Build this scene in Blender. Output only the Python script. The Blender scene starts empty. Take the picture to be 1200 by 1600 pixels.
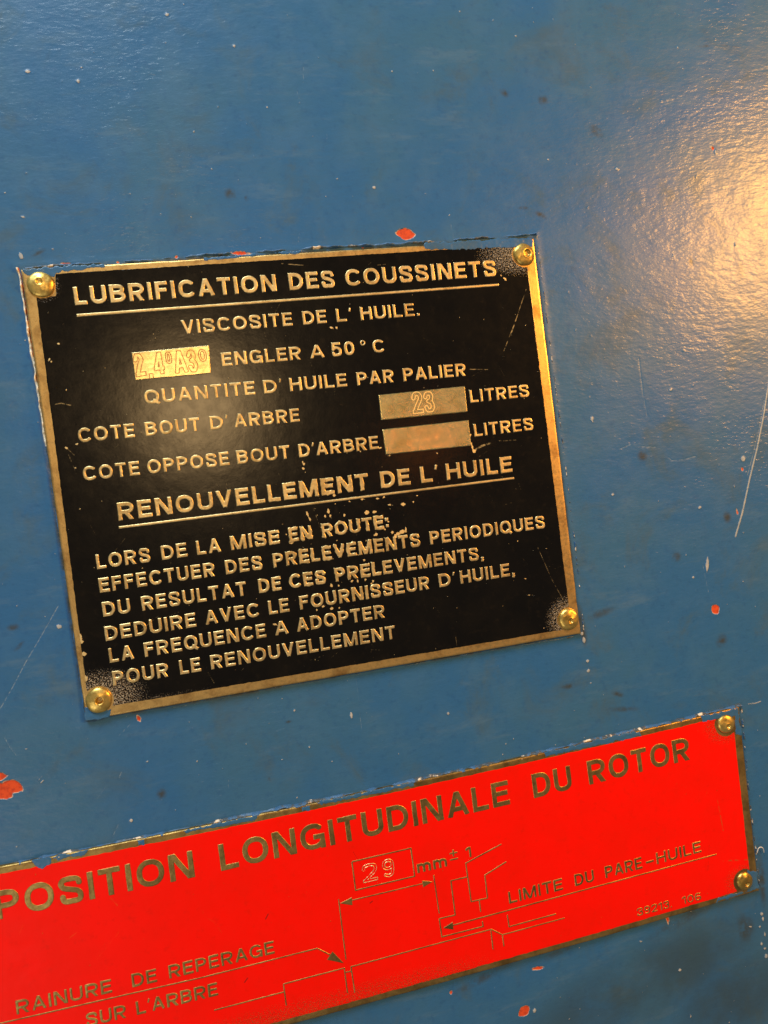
import bpy, math
import numpy as np

# ------------------------------------------------------------------ measures
# One Blender unit is 10 cm.  Everything is laid out in millimetres on the
# machine's painted side panel: u to the right, v up, w out of the panel
# (w = 0 is the face of the plates, the panel lies 1 mm behind it).
MM = 0.01
CAM = {'f': 1141.3234098559922, 'R': [[0.9688525140830586, -0.12653765618384993, 0.21286856865783302], [-0.13134304616404976, -0.9913003011210915, 0.008527439333126581], [0.20993763402326196, -0.03622063727669142, -0.9770436301701084]], 'C': [-23.93750988918677, -6.435291326486991, 171.62783767826744]}
P1_LINES = [('LUBRIFICATION DES COUSSINETS', 0.222, [('LUBRIFICATION', (-50.05, 41.35), (-5.61, 41.41), 4.0), ('DES', (-2.67, 41.41), (8.15, 41.43), 4.0), ('COUSSINETS', (10.77, 41.43), (48.88, 41.48), 4.0)]), ("VISCOSITE DE L' HUILE.", 0.212, [('VISCOSITE', (-28.15, 33.2), (-2.96, 33.21), 3.17), ('DE', (-0.57, 33.21), (5.1, 33.21), 3.17), ("L'", (7.45, 33.21), (10.94, 33.21), 3.17), ('HUILE.', (13.29, 33.21), (27.93, 33.21), 3.17)]), ('ENGLER A 50 degrees C', 0.212, [('ENGLER', (-20.33, 25.2), (-2.05, 25.2), 3.17), ('A', (0.08, 25.2), (3.55, 25.21), 3.17), ('50', (5.3, 25.21), (10.79, 25.21), 3.33), ('°', (12.01, 25.21), (13.96, 25.21), 3.17), ('C', (15.23, 25.21), (18.13, 25.21), 3.17)]), ("QUANTITE D' HUILE PAR PALIER", 0.212, [('QUANTITE', (-38.33, 18.31), (-13.69, 18.11), 3.17), ("D'", (-11.73, 18.09), (-7.65, 18.06), 3.17), ('HUILE', (-5.64, 18.05), (7.96, 17.94), 3.17), ('PAR', (10.44, 17.91), (19.48, 17.84), 3.17), ('PALIER', (21.85, 17.82), (37.82, 17.69), 3.17)]), ('LITRES, first', 0.208, [('LITRES', (38.06, 10.99), (53.73, 10.99), 3.17)]), ("COTE BOUT D' ARBRE", 0.212, [('COTE', (-53.31, 11.36), (-41.34, 11.24), 3.17), ('BOUT', (-39.1, 11.21), (-27.11, 11.09), 3.17), ("D'", (-24.87, 11.07), (-20.95, 11.03), 3.17), ('ARBRE', (-19.43, 11.02), (-4.27, 10.86), 3.17)]), ("COTE OPPOSE BOUT D'ARBRE", 0.208, [('COTE', (-53.4, 2.86), (-41.39, 2.77), 3.17), ('OPPOSE', (-39.72, 2.76), (-21.65, 2.64), 3.17), ('BOUT', (-19.88, 2.62), (-7.68, 2.54), 3.17), ("D'ARBRE", (-5.54, 2.52), (13.69, 2.39), 3.17)]), ('LITRES, second', 0.208, [('LITRES', (38.06, 2.59), (53.77, 2.59), 3.17)]), ("RENOUVELLEMENT DE L' HUILE", 0.222, [('RENOUVELLEMENT', (-47.31, -6.8), (10.04, -7.03), 4.0), ('DE', (13.04, -7.05), (20.41, -7.08), 4.0), ("L'", (23.08, -7.09), (27.25, -7.1), 4.0), ('HUILE', (29.62, -7.11), (46.88, -7.18), 4.0)]), ('LORS DE LA MISE EN ROUTE:', 0.212, [('LORS', (-53.21, -16.86), (-41.7, -16.85), 3.25), ('DE', (-39.28, -16.85), (-33.61, -16.84), 3.25), ('LA', (-31.51, -16.84), (-26.09, -16.84), 3.25), ('MISE', (-23.85, -16.83), (-12.6, -16.82), 3.25), ('EN', (-10.39, -16.82), (-5.0, -16.82), 3.25), ('ROUTE:', (-2.56, -16.81), (13.68, -16.8), 3.25)]), ('EFFECTUER DES PRELEVEMENTS PERIODIQUES', 0.212, [('EFFECTUER', (-53.35, -22.13), (-28.13, -22.17), 3.25), ('DES', (-25.73, -22.17), (-17.29, -22.19), 3.25), ('PRELEVEMENTS', (-14.78, -22.19), (20.94, -22.24), 3.25), ('PERIODIQUES', (23.44, -22.25), (53.75, -22.29), 3.25)]), ('DU RESULTAT DE CES PRELEVEMENTS,', 0.212, [('DU', (-53.34, -27.52), (-47.44, -27.54), 3.25), ('RESULTAT', (-45.0, -27.55), (-21.67, -27.61), 3.25), ('DE', (-18.85, -27.62), (-13.62, -27.64), 3.25), ('CES', (-11.69, -27.64), (-3.1, -27.67), 3.25), ('PRELEVEMENTS,', (-0.8, -27.68), (36.56, -27.79), 3.25)]), ("DEDUIRE AVEC LE FOURNISSEUR D' HUILE,", 0.212, [('DEDUIRE', (-53.56, -32.98), (-33.78, -32.97), 3.25), ('AVEC', (-31.74, -32.97), (-19.42, -32.96), 3.25), ('LE', (-17.24, -32.96), (-12.48, -32.96), 3.25), ('FOURNISSEUR', (-9.98, -32.96), (21.91, -32.94), 3.25), ("D'", (24.34, -32.94), (28.34, -32.94), 3.25), ('HUILE,', (29.85, -32.94), (44.16, -32.93), 3.25)]), ('LA FREQUENCE A ADOPTER', 0.208, [('LA', (-53.35, -37.93), (-48.07, -37.94), 3.25), ('FREQUENCE', (-45.79, -37.95), (-18.55, -38.0), 3.25), ('A', (-16.47, -38.01), (-13.33, -38.02), 3.25), ('ADOPTER', (-11.36, -38.02), (9.96, -38.07), 3.25)]), ('POUR LE RENOUVELLEMENT', 0.208, [('POUR', (-53.27, -43.14), (-41.23, -43.21), 3.25), ('LE', (-38.79, -43.22), (-34.1, -43.25), 3.25), ('RENOUVELLEMENT', (-31.85, -43.27), (11.89, -43.53), 3.25)])]
P1_OUT = [(-60.01, 49.82), (59.95, 50.21), (60.09, -50.44), (-60.02, -49.72)]
P1_EN = [(-57.73, 48.5), (57.45, 48.91), (57.71, -48.71), (-59.05, -47.52)]
P1_NOTCH = [[(-59.94, 52.71), (-52.84, 52.31), (-53.73, 43.72), (-61.16, 43.68)]]
P1_RIV = [((-56.4, 46.27), 2.84, 0), ((56.77, 46.32), 2.8, 1), ((57.14, -46.21), 2.78, 2), ((-56.72, -45.72), 2.85, 3)]
P1_RULES = [((-50.05, 39.11), (49.19, 39.31), 0.69), ((-47.52, -8.31), (47.09, -8.76), 0.63)]
FIELDS = [([(-39.73, 30.09), (-22.64, 30.33), (-22.96, 23.83), (-39.75, 23.8)], 'brass stamped 2,4 degrees A 3 degrees', [('2', (-39.26, 24.58), (-37.13, 24.72), 5.14), (',', (-36.49, 24.18), (-35.66, 24.19), 4.85), ('4', (-35.17, 24.71), (-32.97, 24.79), 4.85), ('0', (-32.45, 26.84), (-31.15, 26.9), 2.64), ('A', (-30.79, 24.55), (-27.94, 24.64), 5.07), ('3', (-27.72, 24.46), (-25.62, 24.59), 5.0), ('0', (-25.19, 26.71), (-23.47, 26.77), 2.71)]), ([(15.2, 15.2), (37.12, 15.26), (37.01, 8.92), (15.11, 9.17)], 'brass field stamped 23', [('2', (23.23, 9.87), (25.79, 9.87), 5.12), ('3', (26.26, 9.84), (28.71, 9.87), 4.89)]), ([(15.07, 6.93), (37.01, 6.87), (36.96, 0.54), (15.13, 0.81)], 'blank brass field with an orange reflection', [])]
P2_OUT = [(-94.89, -77.57), (-78.37, -77.94), (-61.86, -78.26), (-45.34, -78.51), (-28.82, -78.69), (-12.3, -78.81), (4.21, -78.87), (20.73, -78.85), (37.25, -78.78), (53.77, -78.64), (70.28, -78.43), (86.8, -78.16), (103.32, -77.79), (103.21, -128.74), (86.69, -129.07), (70.17, -129.34), (53.66, -129.54), (37.14, -129.67), (20.62, -129.74), (4.1, -129.75), (-12.41, -129.69), (-28.93, -129.56), (-45.45, -129.37), (-61.97, -129.12), (-78.48, -128.8), (-95.0, -128.41)]
P2_EN_INSET = [1.42, 2.26, 1.49, 1.68]
P2_LINES = [('POSITION LONGITUDINALE DU ROTOR', 0.19, [('POSITION', (-83.46, -89.1), (-41.66, -89.69), 6.15), ('LONGITUDINALE', (-35.75, -89.74), (35.57, -89.68), 6.15), ('DU', (42.06, -89.61), (52.71, -89.48), 6.15), ('ROTOR', (57.45, -89.42), (87.0, -88.88), 6.15)]), ('RAINURE DE REPERAGE', 0.17, [('RAINURE', (-82.41, -110.63), (-62.6, -111.13), 3.05), ('DE', (-58.27, -111.22), (-52.89, -111.34), 3.05), ('REPERAGE', (-50.22, -111.39), (-26.35, -111.8), 3.05)]), ("SUR L'ARBRE", 0.17, [('SUR', (-68.81, -117.39), (-60.42, -117.6), 3.05), ("L'ARBRE", (-58.16, -117.66), (-40.18, -118.04), 3.05)]), ('mm', 0.19, [('mm', (9.84, -101.31), (17.47, -101.37), 3.22)]), ('plus or minus 1', 0.2, [('±', (18.36, -100.29), (20.35, -100.32), 2.77), ('1', (22.59, -100.48), (23.93, -100.47), 2.63)]), ('LIMITE DU PARE - HUILE', 0.175, [('LIMITE', (32.13, -114.55), (46.86, -114.51), 3.05), ('DU', (50.27, -114.49), (55.68, -114.46), 3.05), ('PARE', (58.88, -114.44), (69.53, -114.35), 3.05), ('-', (70.7, -114.34), (72.95, -114.32), 3.05), ('HUILE', (73.79, -114.31), (87.17, -114.14), 3.05)]), ('39213. 106', 0.155, [('39213.', (66.5, -126.54), (76.67, -126.68), 2.07), ('106', (79.84, -126.73), (85.53, -126.79), 2.07)])]
P2_RIV = [((98.69, -81.54), 2.492, 2), ((98.99, -124.98), 2.442, 3)]
P2_DIAG = [('leader_line', 0.374, [[(-93.59, -111.55), (-85.96, -111.61), (-42.6, -113.05), (-16.46, -113.22), (-13.68, -115.57)]], [[(-10.58, -118.53), (-14.65, -116.49), (-13.04, -114.8)]]), ('number_frame', 0.402, [[(-5.69, -94.72), (8.98, -94.82), (9.04, -101.83), (-5.67, -101.73), (-5.69, -94.72)]], []), ('dimension_line', 0.357, [[(-9.99, -102.78), (-10.13, -117.7)], [(-7.64, -103.89), (11.35, -104.13)], [(13.76, -102.66), (13.93, -112.47)]], [[(-9.91, -103.9), (-6.76, -103.12), (-6.87, -105.14)], [(13.55, -104.22), (10.69, -103.28), (10.74, -105.06)]]), ('shaft_outline', 0.374, [[(-41.63, -121.26), (-25.44, -121.39)], [(-25.36, -124.76), (-25.35, -119.51), (-10.79, -119.57), (-10.81, -125.7)], [(-10.62, -120.65), (-9.08, -120.83)], [(-9.08, -126.19), (-9.17, -119.7), (15.26, -119.71), (26.6, -119.72), (29.32, -121.83), (46.38, -121.86)], [(26.5, -119.86), (26.44, -124.92)], [(29.31, -121.91), (29.36, -124.87)]], []), ('seal_outline', 0.398, [[(32.05, -99.15), (22.21, -101.74), (22.38, -111.56), (26.67, -111.68), (26.7, -105.87), (32.73, -103.84)], [(22.31, -105.21), (17.9, -105.12), (17.9, -113.81), (13.77, -113.73), (13.86, -118.34), (24.64, -118.48), (24.59, -117.03)], [(24.46, -111.79), (24.5, -114.75)], [(31.23, -117.08), (31.33, -120.28), (44.15, -120.23)]], []), ('limit_line', 0.412, [[(16.38, -116.2), (91.52, -115.8)]], [[(14.3, -116.25), (17.07, -115.3), (17.06, -117.33)]])]
P2_STAMP = [('2', (-3.58, -100.43), (0.0, -100.5), 4.32), ('9', (1.41, -100.46), (4.21, -100.5), 4.348)]
VIEW = [(-56.63, 107.89), (136.84, 110.9), (102.08, -166.69), (-86.34, -112.36)]
CHIPS = [((27.25, 53.37), 2.322, 1.393, 10), ((-76.87, -61.4), 2.244, 1.402, 30), ((-79.27, -61.88), 2.655, 1.677, 40), ((-79.74, -58.65), 1.957, 0.979, 5), ((100.17, -50.74), 1.379, 1.206, 60), ((114.81, 71.58), 0.425, 0.509, 0), ((32.86, -143.36), 1.633, 1.306, -30), ((-49.08, -51.7), 0.362, 0.724, -15), ((37.99, -133.51), 1.475, 0.41, 8), ((28.96, -129.06), 1.133, 0.405, 12), ((26.17, -129.31), 0.971, 0.486, 12), ((-12.74, 50.92), 2.069, 0.369, 5), ((-27.14, 50.87), 0.362, 0.29, 0), ((-39.99, 50.47), 0.286, 0.214, 0), ((-50.62, 50.68), 1.267, 0.282, 8), ((110.07, -25.68), 0.173, 0.693, -10), ((113.09, -14.37), 0.347, 0.52, 0), ((14.63, -133.41), 0.32, 0.479, 0), ((75.56, -130.18), 0.342, 1.025, 0), ((16.24, 50.8), 0.306, 0.306, 0)]
PALE = [((99.18, -38.41), 0.514, 2.056, 10), ((70.61, 3.67), 0.411, 0.822, -8), ((113.63, -11.64), 0.778, 0.778, 0), ((115.48, 70.71), 0.341, 0.681, 0), ((73.9, -16.33), 0.499, 0.333, 0), ((98.78, -22.97), 0.513, 0.444, 0), ((94.54, -41.18), 0.427, 0.342, 0), ((109.95, -18.69), 0.277, 0.277, 0), ((94.16, 9.0), 0.506, 0.338, 0), ((-59.77, 53.04), 0.444, 0.833, -10), ((-53.2, 54.2), 0.322, 0.224, 0), ((61.45, -58.05), 0.498, 0.415, 0), ((61.31, -60.54), 0.496, 0.496, 0), ((61.08, -52.45), 0.496, 0.827, 0), ((60.76, -50.72), 0.494, 0.494, 0), ((61.62, -63.79), 0.265, 0.265, 0), ((20.75, 64.79), 0.537, 0.383, 20), ((-43.01, 90.47), 0.421, 0.491, 0), ((-53.14, 92.6), 0.555, 0.416, 0), ((-7.94, 98.21), 0.367, 0.44, 0), ((-22.03, 105.16), 0.431, 0.431, 0), ((-58.25, 61.41), 0.557, 0.278, 20), ((-62.95, -28.27), 0.709, 0.496, 30), ((-73.1, -53.75), 0.281, 0.211, 0), ((-70.86, -61.54), 0.212, 0.706, 45), ((-71.3, -60.87), 0.706, 0.141, -40), ((-53.75, -74.2), 0.434, 0.434, 10), ((103.89, -135.98), 0.529, 0.529, 0), ((104.11, -137.48), 0.353, 0.706, 0), ((102.86, -139.32), 0.352, 0.352, 0), ((104.17, -141.84), 0.354, 0.707, 0), ((102.86, -144.21), 0.354, 0.53, 0), ((103.69, -145.69), 0.529, 0.353, 0), ((103.82, -147.9), 0.531, 0.707, 0), ((99.91, -138.56), 0.526, 0.263, 20), ((77.38, -144.71), 0.516, 0.43, 0), ((67.09, -134.09), 0.51, 0.255, 20), ((60.45, -126.14), 0.269, 0.839, 20), ((35.59, -143.97), 0.492, 0.655, 0), ((79.01, -157.91), 0.259, 0.519, 0), ((85.82, 67.1), 0.495, 0.412, 0), ((-28.73, -74.35), 0.225, 0.15, 15), ((-1.13, -60.24), 0.308, 0.923, 0), ((-14.38, -56.45), 0.304, 0.304, 0), ((22.75, -64.38), 0.381, 0.381, 0), ((-37.84, -63.93), 0.295, 0.236, 0), ((-48.6, -61.7), 0.29, 0.232, 0)]
SCR = [([(124.17, 8.03), (121.43, -0.8), (118.36, -9.22), (115.2, -16.72), (111.64, -25.88), (108.66, -32.12)], 0.517), ([(122.18, 3.5), (119.91, -3.26), (116.7, -11.13), (114.47, -16.1)], 0.241), ([(-62.31, -23.5), (-67.19, -30.27), (-70.7, -34.93), (-74.28, -40.26), (-77.6, -44.74)], 0.21), ([(-77.07, -50.38), (-76.34, -52.66), (-75.21, -54.89)], 0.209), ([(85.87, 18.01), (85.88, 9.29), (86.38, 2.85)], 0.182), ([(90.99, -8.49), (92.18, -9.65), (95.62, -9.71), (99.35, -9.29)], 0.252), ([(77.38, -4.9), (80.84, -3.95)], 0.216), ([(83.88, -4.96), (88.13, -5.61)], 0.216), ([(106.91, -77.95), (109.1, -78.19), (110.95, -78.01)], 0.314), ([(97.83, -38.21), (98.64, -45.8)], 0.153), ([(39.1, 55.19), (39.31, 51.73)], 0.156), ([(0.92, 52.84), (1.54, 55.21)], 0.119), ([(7.47, 93.36), (6.98, 89.65)], 0.134), ([(5.12, 88.18), (5.58, 85.95)], 0.134), ([(1.11, -51.58), (1.12, -56.28), (0.89, -64.09)], 0.123), ([(-53.91, -54.72), (-50.84, -52.39)], 0.115), ([(-55.02, -64.04), (-54.31, -62.87)], 0.173), ([(-58.11, -76.9), (-56.55, -74.46)], 0.172), ([(-60.47, -68.0), (-58.11, -65.58)], 0.128), ([(129.61, 91.74), (136.6, 92.74)], 0.171)]
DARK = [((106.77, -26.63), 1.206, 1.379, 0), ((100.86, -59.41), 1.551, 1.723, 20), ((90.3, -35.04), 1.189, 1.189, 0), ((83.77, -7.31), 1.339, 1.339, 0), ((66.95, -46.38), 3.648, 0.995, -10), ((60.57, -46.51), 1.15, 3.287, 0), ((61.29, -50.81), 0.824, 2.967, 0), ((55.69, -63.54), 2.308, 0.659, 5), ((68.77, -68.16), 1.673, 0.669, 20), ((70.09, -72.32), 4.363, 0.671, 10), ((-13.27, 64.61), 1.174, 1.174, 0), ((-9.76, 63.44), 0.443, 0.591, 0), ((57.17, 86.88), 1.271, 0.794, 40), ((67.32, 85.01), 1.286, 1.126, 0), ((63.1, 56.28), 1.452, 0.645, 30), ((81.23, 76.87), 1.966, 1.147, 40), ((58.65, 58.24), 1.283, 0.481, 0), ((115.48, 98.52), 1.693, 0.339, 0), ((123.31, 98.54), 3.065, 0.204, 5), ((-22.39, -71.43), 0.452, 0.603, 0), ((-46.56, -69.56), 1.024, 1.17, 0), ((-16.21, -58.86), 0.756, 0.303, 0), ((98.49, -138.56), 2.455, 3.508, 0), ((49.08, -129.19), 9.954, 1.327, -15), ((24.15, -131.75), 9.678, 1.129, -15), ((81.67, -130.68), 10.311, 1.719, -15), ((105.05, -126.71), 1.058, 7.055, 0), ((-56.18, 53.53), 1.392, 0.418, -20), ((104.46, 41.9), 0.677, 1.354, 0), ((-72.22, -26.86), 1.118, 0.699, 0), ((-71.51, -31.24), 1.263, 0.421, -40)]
SHADE_PATCHES = [((67.26, -146.15), 44.149, 11.886, -12), ((93.17, -156.91), 22.8, 12.277, -12)]
WEAR = [((8.73, -12.39), 0.649, 0.519, 0), ((10.6, -12.49), 0.521, 0.391, 0), ((-5.44, -10.82), 0.32, 0.641, -15), ((-5.0, -12.09), 0.256, 0.639, -15), ((-0.4, -10.88), 0.321, 0.643, 0), ((-0.09, -11.99), 0.258, 0.516, 0), ((3.27, -12.28), 0.258, 0.387, 0), ((-1.32, -11.98), 0.257, 0.515, 10), ((8.06, -9.07), 0.52, 0.26, 0), ((11.8, -9.39), 0.391, 0.261, 0), ((13.4, -9.29), 0.392, 0.261, 0), ((17.89, -11.58), 0.658, 0.395, 0), ((14.57, -11.3), 0.654, 0.196, 10), ((20.51, -11.29), 0.263, 0.263, 0), ((16.72, -18.14), 0.789, 0.526, 0), ((17.72, -17.81), 0.264, 0.792, 0), ((15.71, -18.47), 0.658, 0.395, 0), ((10.04, -17.99), 0.392, 0.261, 0), ((10.37, -17.88), 0.392, 0.392, 0), ((12.56, -16.94), 0.392, 0.261, 0), ((14.34, -17.96), 0.393, 0.393, 0), ((15.0, -18.99), 0.393, 0.525, 0), ((13.58, -15.21), 0.261, 0.261, 0), ((1.45, -7.3), 0.387, 0.387, 0), ((1.08, -6.64), 0.386, 0.257, 20), ((4.91, -9.28), 0.259, 0.194, 0), ((-10.01, -16.86), 0.637, 0.509, 0), ((-8.9, -16.41), 0.637, 0.382, 0), ((-10.91, -30.53), 0.128, 0.128, 0), ((-1.94, -28.42), 0.323, 0.516, 0), ((-0.27, -28.68), 0.259, 0.259, 0), ((3.07, -28.11), 0.39, 0.26, 0), ((4.44, -28.32), 0.26, 0.39, 0), ((6.33, -28.3), 0.261, 0.261, 0), ((8.14, -28.89), 0.261, 0.392, 0), ((6.64, -23.55), 0.391, 0.261, 30), ((7.6, -29.43), 0.261, 0.196, 0), ((-2.65, -33.84), 0.387, 0.387, 0), ((-0.81, -33.98), 0.258, 0.258, 0), ((-6.15, -33.58), 0.256, 0.256, 0), ((-4.55, -33.08), 0.387, 0.258, 0), ((-4.65, 0.9), 0.319, 0.319, 0), ((-4.94, -0.12), 0.318, 0.382, 0), ((-4.61, -1.07), 0.192, 0.192, 0), ((-4.89, 1.38), 0.255, 0.255, 0), ((6.0, 32.05), 0.513, 0.256, 20), ((7.22, 31.96), 0.256, 0.384, 0), ((50.98, 40.62), 0.27, 0.675, -40), ((50.08, 41.63), 0.203, 0.27, 0), ((-54.6, 33.3), 0.356, 0.238, 30), ((-56.89, 30.0), 0.178, 0.473, 30), ((-56.55, 29.55), 0.237, 0.237, 0), ((-53.74, 11.1), 0.299, 0.239, 0), ((-55.94, 10.5), 0.359, 0.299, 20), ((-54.69, 5.97), 0.239, 0.179, 0), ((-53.8, -16.39), 0.12, 0.12, 0), ((-43.65, -18.05), 0.183, 0.183, 0), ((36.91, 1.07), 0.268, 0.537, -20), ((37.49, -0.9), 0.47, 0.537, 0), ((37.12, 0.09), 0.268, 0.671, -15), ((37.01, 3.12), 0.268, 0.402, 30), ((27.96, -0.28), 0.265, 0.132, 40), ((13.99, 2.56), 0.391, 0.261, 0), ((15.95, 0.48), 0.523, 0.131, 0), ((5.84, 2.57), 0.129, 0.387, 0), ((7.45, 3.0), 0.387, 0.258, 0), ((46.83, -34.16), 0.41, 0.137, 25), ((47.49, -38.5), 0.548, 0.11, 8), ((-59.27, -28.14), 0.48, 1.441, -8), ((-58.73, -31.1), 0.422, 1.085, -8), ((-58.45, -35.02), 0.603, 0.482, 0), ((-58.9, -40.41), 0.602, 0.723, -15), ((-58.49, -32.29), 0.482, 0.362, 0), ((-16.21, -35.44), 0.637, 0.255, 15), ((-14.98, -35.19), 0.509, 0.191, 10)]
ESCR = [([(-57.28, 20.22), (-55.68, 20.34), (-53.79, 19.66)], 0.224), ([(38.93, 19.23), (43.57, 18.73)], 0.189), ([(37.52, -0.75), (39.48, 0.14), (42.08, 0.65)], 0.475), ([(44.31, 0.88), (48.73, 0.63)], 0.223), ([(56.26, 37.73), (52.55, 30.32), (48.34, 22.84)], 0.175), ([(52.55, 30.32), (50.96, 27.25)], 0.255), ([(51.08, -26.81), (53.84, -35.39), (57.24, -43.34)], 0.146), ([(-3.88, -9.35), (-3.22, -12.48), (-2.67, -15.3)], 0.151), ([(19.04, 46.03), (20.95, 46.07)], 0.183), ([(-3.75, 47.7), (2.15, 46.9)], 0.193), ([(-55.94, 10.5), (-54.58, 8.79)], 0.169), ([(-55.74, 9.07), (-55.14, 6.59), (-54.73, 4.7)], 0.112), ([(20.3, -51.66), (21.03, -48.61)], 0.11), ([(26.94, -48.84), (26.86, -45.63)], 0.11), ([(-55.41, -46.55), (-52.83, -45.59)], 0.172), ([(-41.34, -28.92), (-45.9, -31.82)], 0.087), ([(-33.0, -42.9), (-31.62, -46.58)], 0.102)]
RSCR = [([(-60.14, -90.05), (-58.91, -92.13)], 0.229), ([(-69.81, -96.8), (-68.09, -95.94)], 0.184), ([(-65.0, -103.05), (-59.6, -98.29), (-59.22, -96.47)], 0.128), ([(-41.03, -99.04), (-38.97, -100.93), (-37.5, -104.04)], 0.148), ([(93.3, -118.03), (101.08, -119.52)], 0.348), ([(93.63, -101.37), (94.32, -109.97)], 0.276), ([(-79.62, -93.37), (-78.59, -91.48)], 0.14)]
RDARK = [([(-5.05, -92.44), (-3.26, -96.8)], 0.185), ([(-27.4, -103.28), (-26.66, -102.24)], 0.301), ([(89.65, -112.76), (88.4, -119.5)], 0.12), ([(-34.06, -116.72), (-33.21, -115.88)], 0.299), ([(-2.68, -105.64), (-2.01, -105.33)], 0.31)]
FIBRE = [(104.24, -118.6), (104.68, -117.45), (105.52, -117.25), (106.14, -117.97), (106.33, -119.09)]
FIBRE2 = [(104.56, -117.6), (104.94, -119.48), (105.01, -121.3)]
RIDGE_P1 = [([(-60.63, 50.45), (-60.43, 37.49), (-60.22, 25.43), (-60.14, 9.36), (-59.92, -5.72), (-59.77, -22.47), (-60.36, -46.9)], 'L'), ([(-59.22, 50.37), (-41.9, 50.45), (-19.41, 51.01), (5.87, 51.07), (31.17, 51.07), (60.92, 51.56)], 'T'), ([(61.26, 51.55), (61.31, 39.62), (61.44, 20.14), (61.7, -2.78), (61.77, -25.9), (61.39, -49.99)], 'R'), ([(61.24, -51.14), (24.53, -50.7), (-4.41, -50.73), (-32.92, -50.78), (-59.49, -50.55)], 'B')]
RIDGE_P2 = [([(-89.4, -78.19), (-81.73, -78.18), (-63.78, -78.52), (-43.81, -78.7), (-11.96, -78.79), (11.79, -79.03), (34.4, -78.92), (72.1, -78.51), (104.31, -77.81)], 'T'), ([(104.62, -78.58), (104.06, -102.27), (104.22, -128.48)], 'R')]
SMEAR_P1 = [[(-59.56, 49.79), (-53.81, 50.0), (-43.17, 49.92), (-42.71, 49.32), (-51.32, 48.87), (-53.56, 47.89), (-56.66, 48.23), (-59.25, 48.25)], [(-21.24, 50.05), (-9.03, 50.37), (-9.09, 49.94), (-15.29, 49.41), (-21.03, 49.46)], [(-4.9, 50.29), (1.1, 50.4), (0.73, 49.82), (-2.72, 49.87)], [(31.15, 50.57), (59.29, 50.49), (59.63, 47.75), (54.88, 48.33), (52.12, 48.17), (37.09, 48.53), (31.29, 49.17)], [(-59.87, -46.57), (-57.31, -47.64), (-54.4, -48.2), (-55.18, -49.93), (-60.04, -49.86)]]
SMEAR_P2 = [[(-74.93, -77.88), (-71.0, -77.95), (-71.19, -79.35), (-72.94, -80.66), (-74.83, -79.05)], [(-70.49, -78.07), (-63.31, -78.31), (-63.98, -79.32), (-69.85, -79.23)], [(-42.89, -78.61), (-35.14, -78.57), (-26.09, -78.79), (-26.82, -79.84), (-34.55, -79.61), (-42.41, -79.32)], [(-52.96, -78.52), (-51.31, -78.61), (-51.48, -79.9), (-52.85, -79.73)], [(-12.22, -78.64), (-2.01, -78.84), (12.03, -78.86), (11.91, -79.79), (-2.13, -79.76), (-12.02, -79.46)], [(46.17, -78.69), (65.97, -78.34), (73.36, -78.45), (73.55, -79.86), (54.89, -79.81), (46.36, -79.89)], [(91.68, -78.09), (102.9, -77.97), (103.31, -85.8), (101.41, -85.07), (101.63, -80.19), (95.77, -79.75), (91.87, -79.69)], [(-15.95, -79.2), (-13.82, -79.21), (-13.96, -80.26), (-15.78, -80.17)], [(100.32, -122.37), (103.01, -123.37), (103.23, -128.08), (89.99, -128.7), (90.54, -127.42), (99.63, -127.9)]]
scn = bpy.context.scene
scn.unit_settings.system = 'METRIC'
scn.unit_settings.scale_length = 0.1
COL = scn.collection

def W3(u, v, w):                       # panel millimetres -> world
    return (u*MM, -w*MM, v*MM)

# ------------------------------------------------------------------ camera
from mathutils import Matrix, Vector
cam_d = bpy.data.cameras.new('camera'); cam = bpy.data.objects.new('camera', cam_d)
COL.objects.link(cam); scn.camera = cam
cam_d.sensor_fit = 'VERTICAL'; cam_d.sensor_height = 24.0; cam_d.sensor_width = 18.0
cam_d.lens = CAM['f']/1600*24.0
cam_d.clip_start = 0.02; cam_d.clip_end = 200
def rowv(r, s): return Vector((s*r[0], -s*r[2], s*r[1]))
ax, ay, az = rowv(CAM['R'][0], 1), rowv(CAM['R'][1], -1), rowv(CAM['R'][2], -1)
m = Matrix((ax, ay, az)).transposed().to_4x4()
m.translation = Vector(W3(*CAM['C']))
cam.matrix_world = m
cam_d.dof.use_dof = True
cam_d.dof.focus_distance = 1.72
cam_d.dof.aperture_fstop = 1.7

# ------------------------------------------------------------------ light
scn.view_settings.view_transform = 'Standard'
scn.view_settings.look = 'None'
scn.view_settings.exposure = 0.18
scn.view_settings.gamma = 1.0
scn.view_settings.use_curve_mapping = False
wd = bpy.data.worlds.new('World'); scn.world = wd; wd.use_nodes = True
wn = wd.node_tree.nodes; wb = wn['Background']
wb.inputs[0].default_value = (0.80, 0.78, 0.74, 1); wb.inputs[1].default_value = 0.17

def area(name, at, to, size, power, col, size_y=None):
    d = bpy.data.lights.new(name, 'AREA'); d.energy = power; d.color = col
    d.shape = 'ELLIPSE' if size_y is None else 'RECTANGLE'
    d.size = size; d.size_y = size_y or size
    o = bpy.data.objects.new(name, d); COL.objects.link(o)
    a = Vector(W3(*at)); b = Vector(W3(*to))
    o.matrix_world = Matrix.Translation(a) @ (b-a).to_track_quat('-Z', 'Y').to_matrix().to_4x4()
    return o
C = CAM['C']
def mirror(u, v, dist):                # where a lamp must hang to glint at (u, v)
    d = Vector((u-C[0], v-C[1], C[2])); d.normalize()
    return (u+d.x*dist, v+d.y*dist, d.z*dist)
# warm hall lamp up to the right (the glare on the paint)
area('hall_lamp', mirror(134, 50, 600), (60, 10, 0), 1.2, 440, (1.0, 0.45, 0.085))
# lamp behind the photographer's shoulder (brown glint on the black enamel)
area('ceiling_lamp', mirror(-27, 16.5, 1100), (0, 0, 0), 1.7, 120, (1.0, 0.64, 0.28))
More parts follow.
